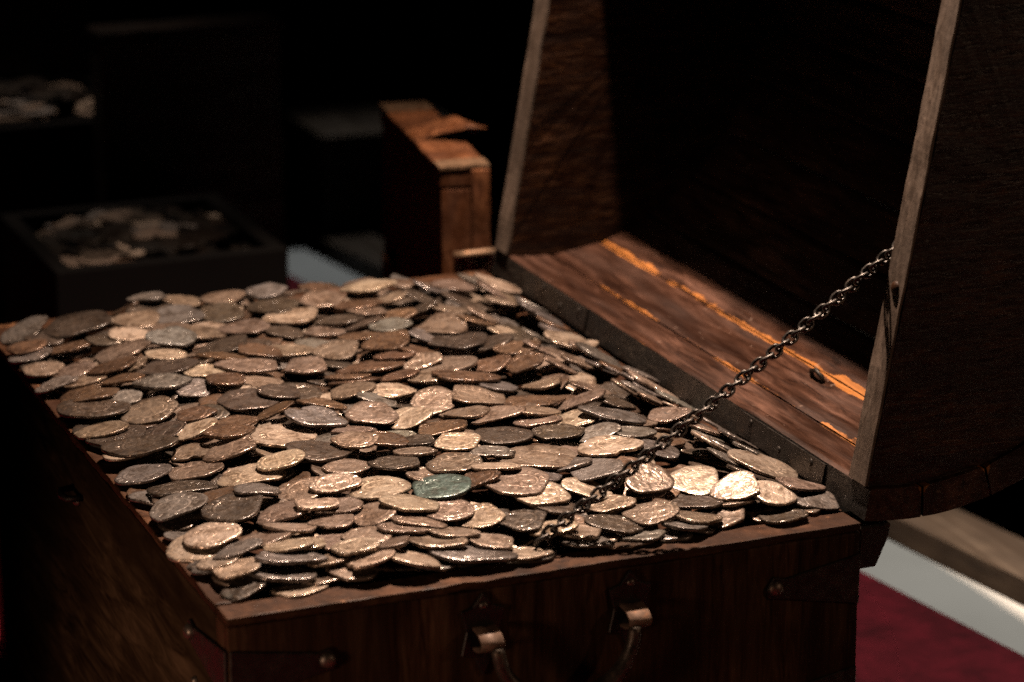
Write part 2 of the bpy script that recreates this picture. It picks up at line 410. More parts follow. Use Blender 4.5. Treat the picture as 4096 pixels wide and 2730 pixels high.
def end_panel(y0, y1, seed):
    r = RO-ST-.0008; bm = bmesh.new(); N = 40
    V = []; F = []
    outl = [(W/2-r*math.cos(math.pi*i/N), r*math.sin(math.pi*i/N)+.0003) for i in range(N+1)]
    # rim edge cut into short lengths so it can be uneven, faces as a fan grid
    K = 40; rim = [(W/2+r-2*r*i/K, 0.0) for i in range(1, K)]
    pts = outl+rim; n = len(pts)
    for y in (y0, y1):
        for (u, v) in pts: V.append(lidp(u, v, y))
    for q in range(n): F.append([q, (q+1) % n, n+(q+1) % n, n+q])
    c0 = len(V); V += [lidp(W/2, r*.45, y0), lidp(W/2, r*.45, y1)]
    for q in range(n): F.append([(q+1) % n, q, c0]); F.append([n+q, n+(q+1) % n, c0+1])
    V = [wob(p, .0007, 60, seed) for p in V]
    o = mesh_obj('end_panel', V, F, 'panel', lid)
    # raw sawn edge of the panel: the light strip that met the chest rim
    V = []; F = []; K = 70
    for i in range(K+1):
        u = W/2-r+2*r*i/K
        for (yy, vv) in ((y0+.0006, -.0002), (y0+.0004, -.0022), (y1-.0004, -.0022), (y1-.0006, -.0002)):
            p = lidp(u, vv, yy); V.append(wob(p, .0006, 45, seed+5))
    for i in range(K):
        for j in range(4): F.append([4*i+j, 4*i+(j+1) % 4, 4*i+4+(j+1) % 4, 4*i+4+j])
    F += [[0,1,2,3], [4*K+3,4*K+2,4*K+1,4*K]]
    mesh_obj('raw_edge', V, F, 'raw_edge', lid)
    return o
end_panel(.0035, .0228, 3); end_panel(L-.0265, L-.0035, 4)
V, F = dome(lidp(.135, -.0020, .012), -VV, .0042, .0022); mesh_obj('nail', V, F, 'rim', lid, True)
# hinges let into the hinge edge of the lid
for (ya, yb) in ((.400, .490), (.052, .165)):
    pts = []
    V = [lidp(u, v, y) for y in (ya, yb) for (u, v) in ((.0015, -.0012), (.0165, -.0012), (.0165, .0004), (.0015, .0004))]
    hg = mesh_obj('hinge', V, [[0,1,2,3], [7,6,5,4], [0,4,5,1], [1,5,6,2], [2,6,7,3], [3,7,4,0]], 'iron', lid)
    for t in (.15, .5, .85):
        V, F = dome(lidp(.0125 if t != .5 else .0075, -.0012, ya+(yb-ya)*t), -VV, .0026, .0012, 10, 3); mesh_obj('screw', V, F, 'iron', hg, True)
V, F = prism([(W+.0012, -.004), (W+.022, -.004), (W+.021, -.012), (W+.013, -.030), (W+.0012, -.030)], 'y', .003, .030, .001); mesh_obj('hinge_stop', V, F, 'iron', chest)
# small iron staple on the second stave
def inner(phi, y, dr=0):
    r = RO-ST-dr; return lidp(W/2-r*math.cos(phi), r*math.sin(phi), y)
ph0 = math.radians(22.5)
V, F = tube([inner(ph0, .182, -.004), inner(ph0, .183, .0045), inner(ph0, .190, .0068), inner(ph0, .197, .0045), inner(ph0, .198, -.004)], .0016, 8)
mesh_obj('staple', V, F, 'iron', lid, True)

# ------------------------------------------------------------------ the chain
P0 = Vector((.4175, .0283, .1570)); P1 = Vector((.1885, .0250, .0075))
ch = tube([P0, P0+Vector((.004, .0, .0))], .003, 8)
chain = mesh_obj('chain', *tube([P0+Vector((-.0005, -.0026, 0)), P0+Vector((.0005, -.0018, .0)), P0+Vector((.001, .0005, 0))], .0030, 10), 'chain', chest, True)
link_path = []
a_, b_ = .0044, .0030
for i in range(20):
    t = 2*math.pi*i/20; link_path.append((a_*math.copysign(abs(math.cos(t))**.8, math.cos(t)), b_*math.sin(t), .0007*math.sin(2*t)))
lv, lf = tube(link_path, .00108, 7, True)
lme = bpy.data.meshes.new('link'); lme.from_pydata([tuple(x) for x in lv], [], lf); lme.materials.append(M['chain'])
lme.polygons.foreach_set('use_smooth', [True]*len(lme.polygons))
dirv = (P1-P0); ln = dirv.length; nl = int(ln/.0059); rnd = random.Random(5)
for i in range(nl):
    t = (i+.5)/nl; p = P0.lerp(P1, t)-Vector((0, 0, .003*math.sin(math.pi*t)))
    q = dirv.to_track_quat('X', 'Z').to_matrix()
    m = q @ Matrix.Rotation(math.radians((38 if i % 2 else -46)+rnd.uniform(-9, 9)), 3, 'X')
    put('link', lme, chain, p, m.to_euler())

# ------------------------------------------------------------------ the coins
TABLE = """20.6 537.6 17.5 18.9 0.19 0 g;52.6 518.1 24.6 23.5 0.09 0 d;91.1 504.3 17.9 19.4 0.03 0 m;119 501.5 18 19.4 0.12 0 g;151 497.6 16 17.3 0.18 0 d;160.6 528.7 16.3 16.8 0 0 m;191.6 525.9 15.3 16.5 0.15 0 g;187.6 496.8 17.7 18.3 0 0 d;221.9 491.4 17.2 18.6 0.12 0 m;189.6 466.4 19.5 21.1 0.06 0 p;152.8 455 17.2 18.6 0.01 0 m;122 454.4 17.1 15.4 0 0 m;128.4 420.3 18.4 18.3 0 0 d;145.1 394.6 17.7 13 0 0 b;119.1 389.9 17.6 11.5 -0.05 0 b;167.3 398.9 16.4 11.5 -0 0 m;98.1 443.7 16.5 17.8 0.13 0 v;76.9 471.5 14.5 12 0.09 0 p;63.2 440.6 18.8 20.4 0.02 0 m;86.5 415.9 14.5 11.5 -0.05 0 p;79.6 388.4 20.4 17.4 0 0 d;58.8 405.7 14.5 11.5 -0.06 0 m;49.3 407.9 18 15.8 0 0 b;30 438.4 14.5 15.3 0 0 m;7.6 449.7 14.5 14.4 0 0 m;35.3 479.1 19.1 11.8 -0.05 0 b;11.2 483.5 14.5 15 0 0 g;-1.5 496.6 14.5 11.5 0.03 0 b;61.1 472.7 14.5 11.5 -0.04 0 d;127.2 363.8 21.8 13.5 -0.02 0 m;162.7 352.8 15 16.2 0.12 0 m;2.1 410.9 14.5 12.6 0.03 0 g;26.1 403.5 17 12.4 0 0 m;23.6 375.2 21 19.7 0 0 b;15.7 348.4 22.2 17.6 0 0 d;51.6 326.9 18.8 20.3 0.09 0 m;68.1 357.1 19.1 13.6 0 0 g;85.1 344.1 14.5 12.3 0.2 0 g;47.4 378.9 14.5 11.5 -0.07 0 b;104.5 342.4 14.5 11.5 0.02 0 b;107.6 304.7 20.2 21.8 0.01 0 d;127.5 336.3 14.5 12.1 -0 0 m;142.4 308.5 14.5 15.3 0.06 0 d;130.8 306.6 14.5 13.2 0 0 d;80.7 299.8 14.5 11.5 0.22 0 d;72.1 300.3 14.5 11.5 0.13 0 b;87.4 265.2 14.5 14.4 0.06 0 b;114.1 267.4 15.2 13.3 0 0 b;143.3 264.3 15.8 12.7 0 0 b;132.3 240.6 19.2 16.6 0 0 g;105.5 226.2 21.2 22.9 0 0 p;62.8 269.2 14.5 11.5 0.13 0 p;76.9 243.6 15.9 13.5 0 0 b;10.6 310.6 17.6 14 0 0 m;21.2 297 18.9 19.6 0 0 d;47.8 286.3 14.5 12.9 0.1 0 d;25.9 259.4 23.5 18.2 0 0 d;52.6 241.3 14.5 11.5 0.1 0 m;71.6 220.4 17 16.5 0 0 m;17.8 223.8 17.3 16.7 0 0 g;45.1 209.7 17.7 18.7 -0 0 m;88.8 178 14.5 13.9 0 0 p;115.2 187.6 19.1 19 0 0 d;69.8 176.3 20.1 18.3 0 0 p;260.5 504.1 20.6 13.2 0 0 p;296.9 514.2 16 11.5 -0.02 0 b;287.4 494.7 14.5 11.5 -0.05 0 m;326.8 511.5 16.6 15.5 0 0 m;357.2 538.7 14.7 12.9 0 0 g;363 512.4 18.4 12.6 0 0 p;298.9 483.5 14.5 12.1 0 1 g;286 467.2 14.6 12.4 0 1 d;314.6 462.9 14.5 12 0 1 d;349.4 484.6 16.5 14 0 1 m;240.3 469.4 17.6 18.2 0 0 b;265.2 469.5 14.5 11.5 -0.04 0 m;240.6 448.7 14.5 12.4 0 0 m;257.5 435.2 14.5 11.5 0.17 0 b;277.5 438.7 14.5 11.5 -0.05 0 d;292.7 432.4 14.5 12 0 1 m;300.2 398.4 14.5 12 0 1 b;311 411.8 14.5 12 0 1 m;317.7 387.5 14.5 12 0 1 p;360.7 426.6 21 18.6 0 1 g;343.2 452.5 14.5 12 0 1 m;335.1 410.9 14.5 12 0 1 d;364.4 451.6 14.5 12 0 1 g;218.2 443.5 16.3 11.5 -0.12 0 d;201.5 429.4 14.7 12.8 0 0 m;227.6 424.4 14.5 11.5 -0.08 0 d;241.8 407.2 14.5 13.6 0 0 v;217.6 402.2 14.5 11.5 -0.04 0 b;227.6 374.2 16.9 18.2 0.09 0 b;195.3 383.8 15.6 16.8 0.09 0 m;275 393.6 19.2 20.7 0.05 0 m;274.3 364.2 19.9 20 0 0 d;239.4 354.9 14.5 12.9 0 0 b;308.8 355.3 14.5 11.9 0.04 0 d;292.5 349.5 14.5 11.8 0.08 0 d;301.1 326.1 15.3 14.5 0 0 b;293.4 292.3 14.5 15.7 0.06 0 b;316 321 14.5 12 0 1 m;350.5 355.9 16.6 18 0.07 0 p;359.9 324.9 18.9 16.1 0 1 g;250.1 321.2 19 20.5 0.03 0 m;234.4 330.4 14.5 11.6 0.34 0 m;277 311.2 14.5 12.1 0.24 0 b;222.2 345.2 14.5 11.5 -0.06 0 b;203 338 22.8 14.2 -0.12 0 b;184.9 330.5 15.9 11.5 -0.12 0 b;184.5 319.1 17.3 11.5 -0.12 0 b;212.3 310.1 14.5 11.5 -0.12 0 b;248.4 287.8 22 13.6 -0.12 0 b;264.3 269.5 14.5 11.5 -0.12 0 g;174 293.9 15.4 16.6 0.06 0 m;197.7 284.2 14.5 13.8 0.18 0 p;216.1 256.9 16.9 18.2 0.31 0 m;243.2 254 18.8 19.2 0 0 m;276.2 238.9 20.7 16.9 0 0 b;293.8 264.8 14.5 11.5 -0.12 0 m;301.3 218.9 17.3 11.5 -0.04 0 m;315.2 289.2 14.5 12 0 1 m;333.4 294.3 14.5 12 0 1 m;319.7 249 14.5 12 0 1 m;349.2 289.1 14.5 12 0 1 g;354.8 270.6 14.5 12 0 1 g;339.8 230.9 14.5 12 0 1 m;321 214.7 14.5 12 0 1 d;360 258.7 14.5 12 0 1 g;307.5 184.8 21.2 13.2 -0.09 0 g;171.2 249.7 16.7 18 0.05 0 m;191.5 236.6 14.5 13.5 0.21 0 p;200.3 206.6 16.4 15.8 0 0 b;241.2 215.3 18.5 13.3 0 0 m;226.9 226.9 14.5 11.5 -0.09 0 m;265.2 208 14.5 11.5 -0.12 0 m;228.6 180.6 20.4 19.7 0 0 d;264.4 171.1 15.9 14.9 0 0 d;260.4 194.3 14.5 11.5 -0.06 0 m;285.1 159.6 14.5 12.2 0.12 0 g;304.8 152.6 14.5 12.1 0 0 g;147.5 218.4 14.5 11.5 -0.04 0 m;173.3 210 14.5 11.5 -0.12 0 v;139.6 190.8 14.7 13.7 0 0 m;157.8 187.2 14.5 11.5 0.03 0 b;175.1 183.6 14.5 11.5 -0.07 0 d;198.8 173.9 15.3 16.5 0.02 0 p;182 137.2 17.3 18.7 0.06 0 m;167.9 164.5 14.5 11.5 -0.04 0 m;150.7 148.6 15.4 15.1 0 0 d;232.8 132.2 23.9 23.5 0.01 0 m;209.6 144.5 14.5 11.5 -0.08 0 g;278.6 127.4 20.1 16.4 0 0 p;247.4 115.8 14.5 11.5 -0.12 0 g;201 116.3 14.5 11.5 -0.09 0 p;259.2 99 17.9 18.9 0 0 g;123.7 161.6 14.9 11.5 -0.01 0 m;128.6 119.3 17.6 19 0.01 0 P;161.7 105 18.1 17 0 0 t;134.5 85 17.8 15.1 0 0 p;154.6 76 14.8 16 0.01 0 m;112.8 85.8 14.5 14.6 0.07 0 m;184.2 105.7 14.5 11.5 0.1 0 b;204.9 94.7 19.9 21.4 0.06 0 m;213.5 77.2 16.3 17.6 0.04 0 P;214.4 62.9 14.5 11.6 0 0 d;243.6 81.8 14.5 12.6 0.34 0 P;281.2 77.6 14.5 15 0.26 0 m;169.2 65.8 14.5 15.5 0.11 0 m;191.2 52.6 14.7 15.9 0.05 0 d;132.6 64.5 15.9 11.5 -0.12 0 m;121.9 58.4 15.8 11.5 -0.12 0 m;147.1 47.5 14.5 11.5 -0.12 0 m;165.2 35.6 14.5 11.5 -0.04 0 m;202.6 36.4 14.5 11.5 -0.01 0 p;100 57.6 14.5 12 0 0 m;133.7 36.9 16.1 11.5 -0.12 0 m;105.6 39.5 14.5 11.5 -0.1 0 m;148.5 25.1 25.5 15.8 -0.12 0 g;180.3 20.1 14.5 11.5 -0.12 0 p;113.3 21.4 14.7 11.5 -0.12 0 p;89.9 27.4 14.5 11.5 -0.12 0 p;88.5 42.8 14.5 11.5 -0.11 0 p;241.6 37.4 16.5 13.8 0 0 d;265.5 41.6 15.8 17 0 0 m;216.7 30.9 14.5 11.5 -0.05 0 m;218.3 21.1 14.5 11.5 -0.12 0 g;251.9 23.4 14.5 11.5 -0.12 0 g;251.4 65.5 14.5 11.5 0.09 0 m;278.6 20.7 14.5 11.5 -0.12 0 g;27.8 180.6 22.6 14.7 0 0 d;43.6 124.7 18.2 19.7 0.1 0 d;17.1 148.6 16.7 18 0.02 0 g;68.1 112.3 16.5 17.6 0 0 m;89 140.1 14.5 15.4 0.09 0 m;61.6 142 14.5 11.5 -0.12 0 g;106.3 131.9 14.5 11.5 0.14 0 p;85.7 104.9 14.5 11.5 -0.12 0 p;97 102.6 14.5 11.5 0.04 0 m;88.7 85.1 14.5 11.5 -0.01 0 m;65.2 84.9 15.8 11.5 -0.12 0 p;23.1 100.9 15.8 15.7 -0 0 p;45 79.3 15.7 13.2 0 0 m;62.5 61.2 14.5 11.5 -0.12 0 P;53.1 58.9 14.5 11.5 -0.12 0 p;81.1 63.4 14.5 11.6 0.01 0 m;50 44.4 20.3 12.6 -0.12 0 g;70.2 43.1 14.5 11.5 -0.12 0 m;41.3 36.1 20.2 12.5 -0.07 0 g;20.7 45.7 14.5 11.5 -0.04 0 p;17.3 64.9 14.5 11.5 -0.03 0 P;27.5 67.4 14.5 11.5 -0.03 0 g;313.4 81.7 15.8 17.1 0.22 0 P;374.5 85 21.9 19.4 0 0 p;342.1 94 14.5 12 0 1 g;370.5 116.3 14.5 12 0 1 g;324.9 49.6 14.5 14.5 0.34 0 P;341.5 38.4 14.5 11.5 0.34 0 P;364.2 46.3 14.5 11.5 -0.1 0 m;369.3 31.8 14.5 11.5 0.34 0 g;340.8 20.2 14.5 11.5 -0.12 0 d;299.2 48.2 14.5 11.5 -0.01 0 d;288.9 26.9 14.5 11.5 -0.12 0 m;319.1 180.3 14.5 11.5 -0.1 0 m;343.4 181.9 14.5 11.5 0.08 0 m;361.3 197.6 14.5 12 0 1 p;369.2 168.9 14.5 12 0 1 g;377.4 137.9 14.5 12 0 1 g;317.7 155.3 15.9 11.5 -0.1 0 m;357.9 154.4 14.5 12 0 1 m;348.5 237.2 14.5 12 0 1 g;379.6 256 19.4 16.5 0 1 p;349.5 214.6 14.5 12 0 1 m;377.5 224.7 14.5 12 0 1 v;372.9 280.6 14.5 12 0 1 g"""
TONE = {'d': ((.080,.060,.046), 'dark brown'), 'b': ((.125,.076,.049), 'warm brown'), 'm': ((.212,.158,.124), 'tan grey'),
        'p': ((.38,.30,.235), 'pale silver'), 'P': ((.40,.325,.26), 'bright silver'), 'g': ((.158,.139,.129), 'cool grey'),
        't': ((.085,.118,.112), 'teal green'), 'v': ((.185,.182,.160), 'greenish grey')}
def sst(a, b, x):
    t = np.clip((x-a)/(b-a), 0, 1); return t*t*(3-2*t)
def ztop(x, y):
    P = .017
    return (.006+(P-.006)*sst(0, .13, y)*sst(0, .10, x)*(1-sst(.30, .385, x)*1.3)*(1-.3*sst(.45, .57, y))
            + .004*sst(.06, .2, x)*(1-sst(.2, .34, x))*sst(.45, .55, y))
G = .001; GX, GY = 420, 610; OX, OY = -.02, -.02
gx = OX+G*np.arange(GX); gy = OY+G*np.arange(GY)
XX, YY = np.meshgrid(gx, gy, indexing='ij')
HM = ztop(XX, YY)-.0095
rimm = (XX < T) | (XX > W-T) | (YY < T) | (YY > L-T)
HM[rimm] = 0.0
HM[(XX < 0) | (XX > W+.01) | (YY < 0) | (YY > L)] = -.05
CR = np.array([math.cos(YAW), -math.sin(YAW)]); CF = np.array([math.sin(YAW), math.cos(YAW)])

def outline(rnd, kind, n=30):
    th = [2*math.pi*i/n for i in range(n)]
    f = [1.0]*n
    ph = [rnd.uniform(0, 6.28) for _ in range(5)]
    amp = {'round': .02, 'oval': .03, 'angular': .02, 'notched': .03, 'ragged': .05}[kind]
    for i, t in enumerate(th):
        f[i] += amp*(math.sin(2*t+ph[0])+.8*math.sin(3*t+ph[1])+.6*math.sin(5*t+ph[2]))*.6
        if kind == 'ragged': f[i] += .05*math.sin(9*t+ph[3])*math.sin(4*t+ph[4])+rnd.uniform(-.03, .03)
        else: f[i] += rnd.uniform(-.012, .012)
    flats = {'round': rnd.randint(1, 2), 'oval': 2, 'angular': rnd.randint(4, 6), 'notched': 3, 'ragged': 3}[kind]
    a0 = rnd.uniform(0, 6.28)
    for q in range(flats):
        c = a0+2*math.pi*q/flats+rnd.uniform(-.35, .35); dd = rnd.uniform(.74, .93)
        for i, t in enumerate(th):
            cs = math.cos(t-c)
            if cs > .05 and f[i]*cs > dd: f[i] = dd/cs
    f = [.15*f[i-1]+.7*f[i]+.15*f[(i+1) % n] for i in range(n)]
    if kind == 'notched':
        for q in range(rnd.randint(1, 2)):
            c = rnd.uniform(0, 6.28); wd = rnd.uniform(.14, .28); dp = rnd.uniform(.14, .28)
            for i, t in enumerate(th):
                d = abs((t-c+math.pi) % (2*math.pi)-math.pi)
                if d < wd: f[i] -= dp*(1-d/wd)
    return [(math.cos(t)*r, math.sin(t)*r) for t, r in zip(th, f)]
def coin_mesh(rnd, rx, ry, th, kind):
    out = outline(rnd, kind); n = len(out)
    kx, ky, kxy = rnd.gauss(0, 1.6), rnd.gauss(0, 1.6), rnd.gauss(0, 1.4)
    sd = Vector((rnd.uniform(0, 99), rnd.uniform(0, 99), 0)); V = []; F = []
    def bend(x, y): return kx*x*x+ky*y*y+kxy*x*y
    rings = [(.22,.5,1), (.42,.5,1), (.60,.5,1), (.74,.5,1), (.88,.495,1), (.968,.48,1), (.996,.37,0), (1.0,-.05,0), (.99,-.40,0), (.94,-.5,0)]
    rr = rnd.uniform(.0, .09)*th
    V.append((0, 0, th*.5+.10*th*mnoise.noise(sd)))
    for (s, z, top) in rings:
        for (ox, oy) in out:
            x, y = ox*rx*s, oy*ry*s
            zz = z*th+bend(x, y)
            if top:
                zz += .16*th*mnoise.noise(Vector((x*170, y*170, 0))+sd)+.10*th*mnoise.noise(Vector((x*420, y*420, 3))+sd)
                if .7 < s < .9: zz += rr
            else: zz += .05*th*mnoise.noise(Vector((x*300, y*300, 9))+sd)
            V.append((x, y, zz))
    V.append((0, 0, -.5*th)); c = len(V)-1; R_ = len(rings)
    for j in range(n): F.append([0, 1+j, 1+(j+1) % n])
    for i in range(R_-1):
        for j in range(n): F.append([1+i*n+j, 1+(i+1)*n+j, 1+(i+1)*n+(j+1) % n, 1+i*n+(j+1) % n])
    for j in range(n): F.append([1+(R_-1)*n+j, c, 1+(R_-1)*n+(j+1) % n])
    return V, F
def settle(x, y, rx, ry, ang, th, tf=None, slant=0, q=96.0, jit=(0,0), zmax=.0045):
    """lay a coin on the heap: find its resting plane, raise the height map, return its matrix"""
    m = max(rx, ry); i0, i1 = max(0, int((x-m-OX)/G)), min(GX, int((x+m-OX)/G)+2); j0, j1 = max(0, int((y-m-OY)/G)), min(GY, int((y+m-OY)/G)+2)
    dx = XX[i0:i1, j0:j1]-x; dy = YY[i0:i1, j0:j1]-y; ca, sa = math.cos(ang), math.sin(ang)
    mask = ((dx*ca+dy*sa)/rx)**2+((-dx*sa+dy*ca)/ry)**2 < 1.0
    if not mask.any(): return None
    h = HM[i0:i1, j0:j1][mask]; ddx, ddy = dx[mask], dy[mask]
    g = np.zeros(2); st = .16; best = np.max(h)
    while st > .008:
        moved = False
        for d in ((st,0), (-st,0), (0,st), (0,-st)):
            a = g+d
            if np.abs(a).max() > .42: continue
            c = np.max(h-a[0]*ddx-a[1]*ddy)
            if c < best-1e-7: best, g, moved = c, a, True
        if not moved: st *= .5
    g = g+np.array(jit)
    if slant: g = .35*g+np.array([-.36-.16*((slant*37) % 5)/5, .04])
    elif tf is not None:
        f = g@CF; r = g@CR
        g = CF*(.3*f+.7*tf)+CR*(.85*r)
    c = np.percentile(h-g[0]*ddx-g[1]*ddy, q)
    c = min(c, float(ztop(x, y))+zmax-th*.5)
    up = math.sqrt(1+g@g); top = g[0]*ddx+g[1]*ddy+c+th*up*.96
    sub = HM[i0:i1, j0:j1]; sub[mask] = np.maximum(sub[mask], top)
    nrm = Vector((-g[0], -g[1], 1)).normalized()
    xa = Vector((ca, sa, 0)); xa = (xa-nrm*xa.dot(nrm)).normalized(); ya = nrm.cross(xa)
    pos = Vector((x, y, c))+nrm*(th*.5)
    mt = Matrix((xa, ya, nrm)).transposed().to_4x4(); mt.translation = pos
    return mt
rnd = random.Random(11)
KINDS = ['round', 'oval', 'angular', 'angular', 'angular', 'notched', 'notched', 'ragged', 'ragged']
# the coins beneath, that only show in the gaps
V = []; F = []; TI = []
fill = []
for iy in range(24):
    for ix in range(16):
        fill.append((.020+ix*.0228+rnd.uniform(-.009, .009), .030+iy*.0224+rnd.uniform(-.009, .009)))
fill = [f for f in fill if f[0] < W-.014 and f[1] < L-.024]
rnd.shuffle(fill)
for (x, y) in fill:
    rx = rnd.uniform(.0125, .0175); ry = rx*rnd.uniform(.75, 1); th = rnd.uniform(.0016, .0023)
    mt = settle(x, y, rx, ry, rnd.uniform(0, 3.1), th, q=92, jit=(rnd.gauss(0,.05), rnd.gauss(0,.05)))
    if mt is None: continue
    cv, cf = coin_mesh(rnd, rx, ry, th, rnd.choice(KINDS)); b = len(V)
    V += [mt@Vector(p) for p in cv]; F += [[b+i for i in f] for f in cf]
    t = TONE[rnd.choice('ddbbmmgp')][0]; s = rnd.uniform(.7, 1.1); TI += [(t[0]*s, t[1]*s, t[2]*s, 1)]*len(cv)
heap = mesh_obj('coin_heap', V, F, 'coin_fill', smooth=True, org=(W/2, L/2, 0))
at = heap.data.color_attributes.new('tint', 'FLOAT_COLOR', 'POINT'); at.data.foreach_set('color', [c for t in TI for c in t])
tag(heap, 'bed of old coins showing in the gaps beneath the top coins', 'coins', kind='stuff')
# the coins on top, each one its own thing
rows = []
for r in TABLE.strip().split(';'):
    s = r.split(); rows.append([float(s[0])/1e3, float(s[1])/1e3, float(s[2])*1.06e-3, float(s[3])*1.06e-3, float(s[4]), int(s[5]), s[6]])
EXTRA = len(rows)
for _ in range(34):                                 # a few more, where the heap is thin
    best = max(((rnd.uniform(.018, W-.03), rnd.uniform(.026, L-.03)) for _ in range(60)), key=lambda c: min((c[0]-q[0])**2+((c[1]-q[1])*.8)**2 for q in rows))
    rx = rnd.uniform(.0135, .0165); rows.append([best[0], best[1], rx, rx*rnd.uniform(.75, 1.0), rnd.gauss(.03, .08), 1 if best[0] > .335 else 0, rnd.choice('ddbbmmmggp')])
for i in range(15):                                 # slipped down along the hinge side
    rx = rnd.uniform(.0150, .0195); rows.append([.3585+rnd.uniform(-.004, .004), .050+.033*i+rnd.uniform(-.008, .008), rx, rx*rnd.uniform(.75, .95), 0, 1, rnd.choice('dmggmbg')])
order = sorted(range(len(rows)), key=lambda i: (-1 if i >= EXTRA else 0)+rows[i][1]+rnd.gauss(0, .006)-(.02 if rows[i][3] < .012 else 0))
placed = []; dz = []
for i in order:
    x, y, rx, ry, tf, sl, tone = rows[i]
    if sl: x = min(x, W-.001-.62*max(rx, ry))
    else: x = min(x, W+.004-rx)
    x = max(x, rx-.004)
    y = max(y, .006+ry*.8); y = min(y, L-ry*.75)
    if tone == 'P': tf = min(tf, .20)
    th = rnd.uniform(.0016, .0023)*(1.12 if rx > .02 else 1)
    kind = rnd.choice(KINDS) if tone != 'P' else rnd.choice(['ragged', 'notched', 'round'])
    if ry < .8*rx and kind == 'round': kind = 'oval'
    mt = settle(x, y, rx, ry, -YAW+rnd.gauss(0, .12), th, tf, (i+1) if sl else 0, 89, (rnd.gauss(0, .06), rnd.gauss(0, .05)))
    dz.append(mt.translation.z-float(ztop(x, y)))
    cv, cf = coin_mesh(rnd, rx, ry, th, kind)
    me = bpy.data.meshes.new('old_coin'); me.from_pydata(cv, [], cf); me.materials.append(M['coin'])
    me.polygons.foreach_set('use_smooth', [True]*len(me.polygons))
    o = bpy.data.objects.new('old_coin', me); COL.objects.link(o); o.matrix_world = mt
    t = TONE[tone][0]; s = rnd.uniform(.82, 1.15); o.color = (t[0]*s, t[1]*s*rnd.uniform(.97, 1.03), t[2]*s*rnd.uniform(.95, 1.05), 1)
    placed.append((o, x, y, kind, tone, sl))
print('COIN DZ mean %.4f min %.4f max %.4f' % (np.mean(dz), np.min(dz), np.max(dz)))
ORD = ['first', 'second', 'third', 'fourth', 'fifth', 'sixth', 'seventh', 'eighth', 'ninth', 'tenth', 'eleventh', 'twelfth', 'thirteenth', 'fourteenth', 'fifteenth', 'sixteenth', 'seventeenth', 'eighteenth', 'nineteenth', 'twentieth', 'twenty-first', 'twenty-second', 'twenty-third', 'twenty-fourth', 'twenty-fifth', 'twenty-sixth', 'twenty-seventh', 'twenty-eighth']
placed.sort(key=lambda c: c[2]); NR = 18
per = math.ceil(len(placed)/NR)
for r in range(NR):
    row = sorted(placed[r*per:(r+1)*per], key=lambda c: c[1])
    for n, (o, x, y, kind, tone, sl) in enumerate(row):
        tag(o, '%s %s %scoin, %s from left in %s row behind the handle' % (TONE[tone][1], kind, 'tipped ' if sl else '', ORD[n], ORD[r]), 'coin', 'coins heaped on top of the chest')

# ------------------------------------------------------------------ the upright case behind the chest
cx0, cx1, cy0, cy1, cz = .3655, .4035, .635, .862, .069
case = empty('upright_case', ((cx0+cx1)/2, (cy0+cy1)/2, FZ))
tag(case, 'narrow rusty brown wooden case standing on edge behind the coins, torn flap on top', 'case')
def cpart(name, vf, mat, parent=case, smooth=False): return mesh_obj(name, vf[0], vf[1], mat, parent, smooth)
body = cpart('body', box(cx0+.0012, cx1, cy0+.0005, cy1, FZ+.001, cz-.0175, .002, .02, .0008, 21), 'case')
cap = cpart('cap', box(cx0, cx1+.0005, cy0, cy1+.001, cz-.017, cz, .0018, .02, .0010, 22), 'case')
cpart('trim', box(cx0-.0006, cx1+.0008, cy0-.0008, cy0+.021, cz-.0025, cz+.0007, .0005, .008, .0007, 23, 90), 'tarnish', cap)
cpart('trim', box(cx0-.0006, cx1+.0008, cy1-.030, cy1+.0012, cz-.0025, cz+.0007, .0005, .008, .0007, 24, 90), 'tarnish', cap)
cpart('post', box(cx1-.0135, cx1+.0010, cy0-.0016, cy0+.012, FZ+.002, cz-.0035, .0012, .01, .0009, 25, 60), 'case', body)
# curled leather flap
V = []; F = []
for i in range(15):
    t = i/14
    for j in range(9):
        s = j/8
        x = cx0+.0015+.052*s; y = cy0+.092+.044*t-.016*s+.004*math.sin(5*s)
        z = cz+.0014+.021*s**1.4*(.50+.50*(1-t))-.012*max(0, s-.76)/.24+.0025*math.sin(7*s+3*t)*s
        ed = .004*mnoise.noise(Vector((s*6, 3 if t < .5 else 9, 1)))*(1 if i in (0, 14) else 0)
        V.append((x, y+ed+(1.0*(t-.5))*.012*math.sin(3.1*s), z))
n0 = len(V); V += [(x, y, z-.0018) for (x, y, z) in V]
for i in range(14):
    for j in range(8):
        a = i*9+j; F.append([a, a+1, a+10, a+9]); F.append([n0+a+9, n0+a+10, n0+a+1, n0+a])
for j in range(8): F.append([j+1, j, n0+j, n0+j+1]); F.append([14*9+j, 14*9+j+1, n0+14*9+j+1, n0+14*9+j])
for i in range(14): F.append([i*9, i*9+9, n0+i*9+9, n0+i*9]); F.append([i*9+17, i*9+8, n0+i*9+8, n0+i*9+17])
cpart('leather_flap', (V, F), 'case', case, True)
# crumpled metal clasp low on the near edge
V, F = box(cx0+.010, cx1+.0030, cy0-.0060, cy0-.0018, -.0195, -.0005, .0012, .004, .0022, 27, 160); cl = cpart('clasp', (V, F), 'tarnish', case)
cpart('hinge_knuckle', tube([(cx0+.009, cy0-.0065, .0005), (cx0+.020, cy0-.0085, .0015), (cx1-.006, cy0-.0080, .0020), (cx1+.003, cy0-.0060, .0015)], .0030, 10), 'tarnish', cl, True)
cpart('foot', box(cx0-.006, cx0+.004, cy0+.170, cy0+.200, -.085, -.050, .003), 'case', body)

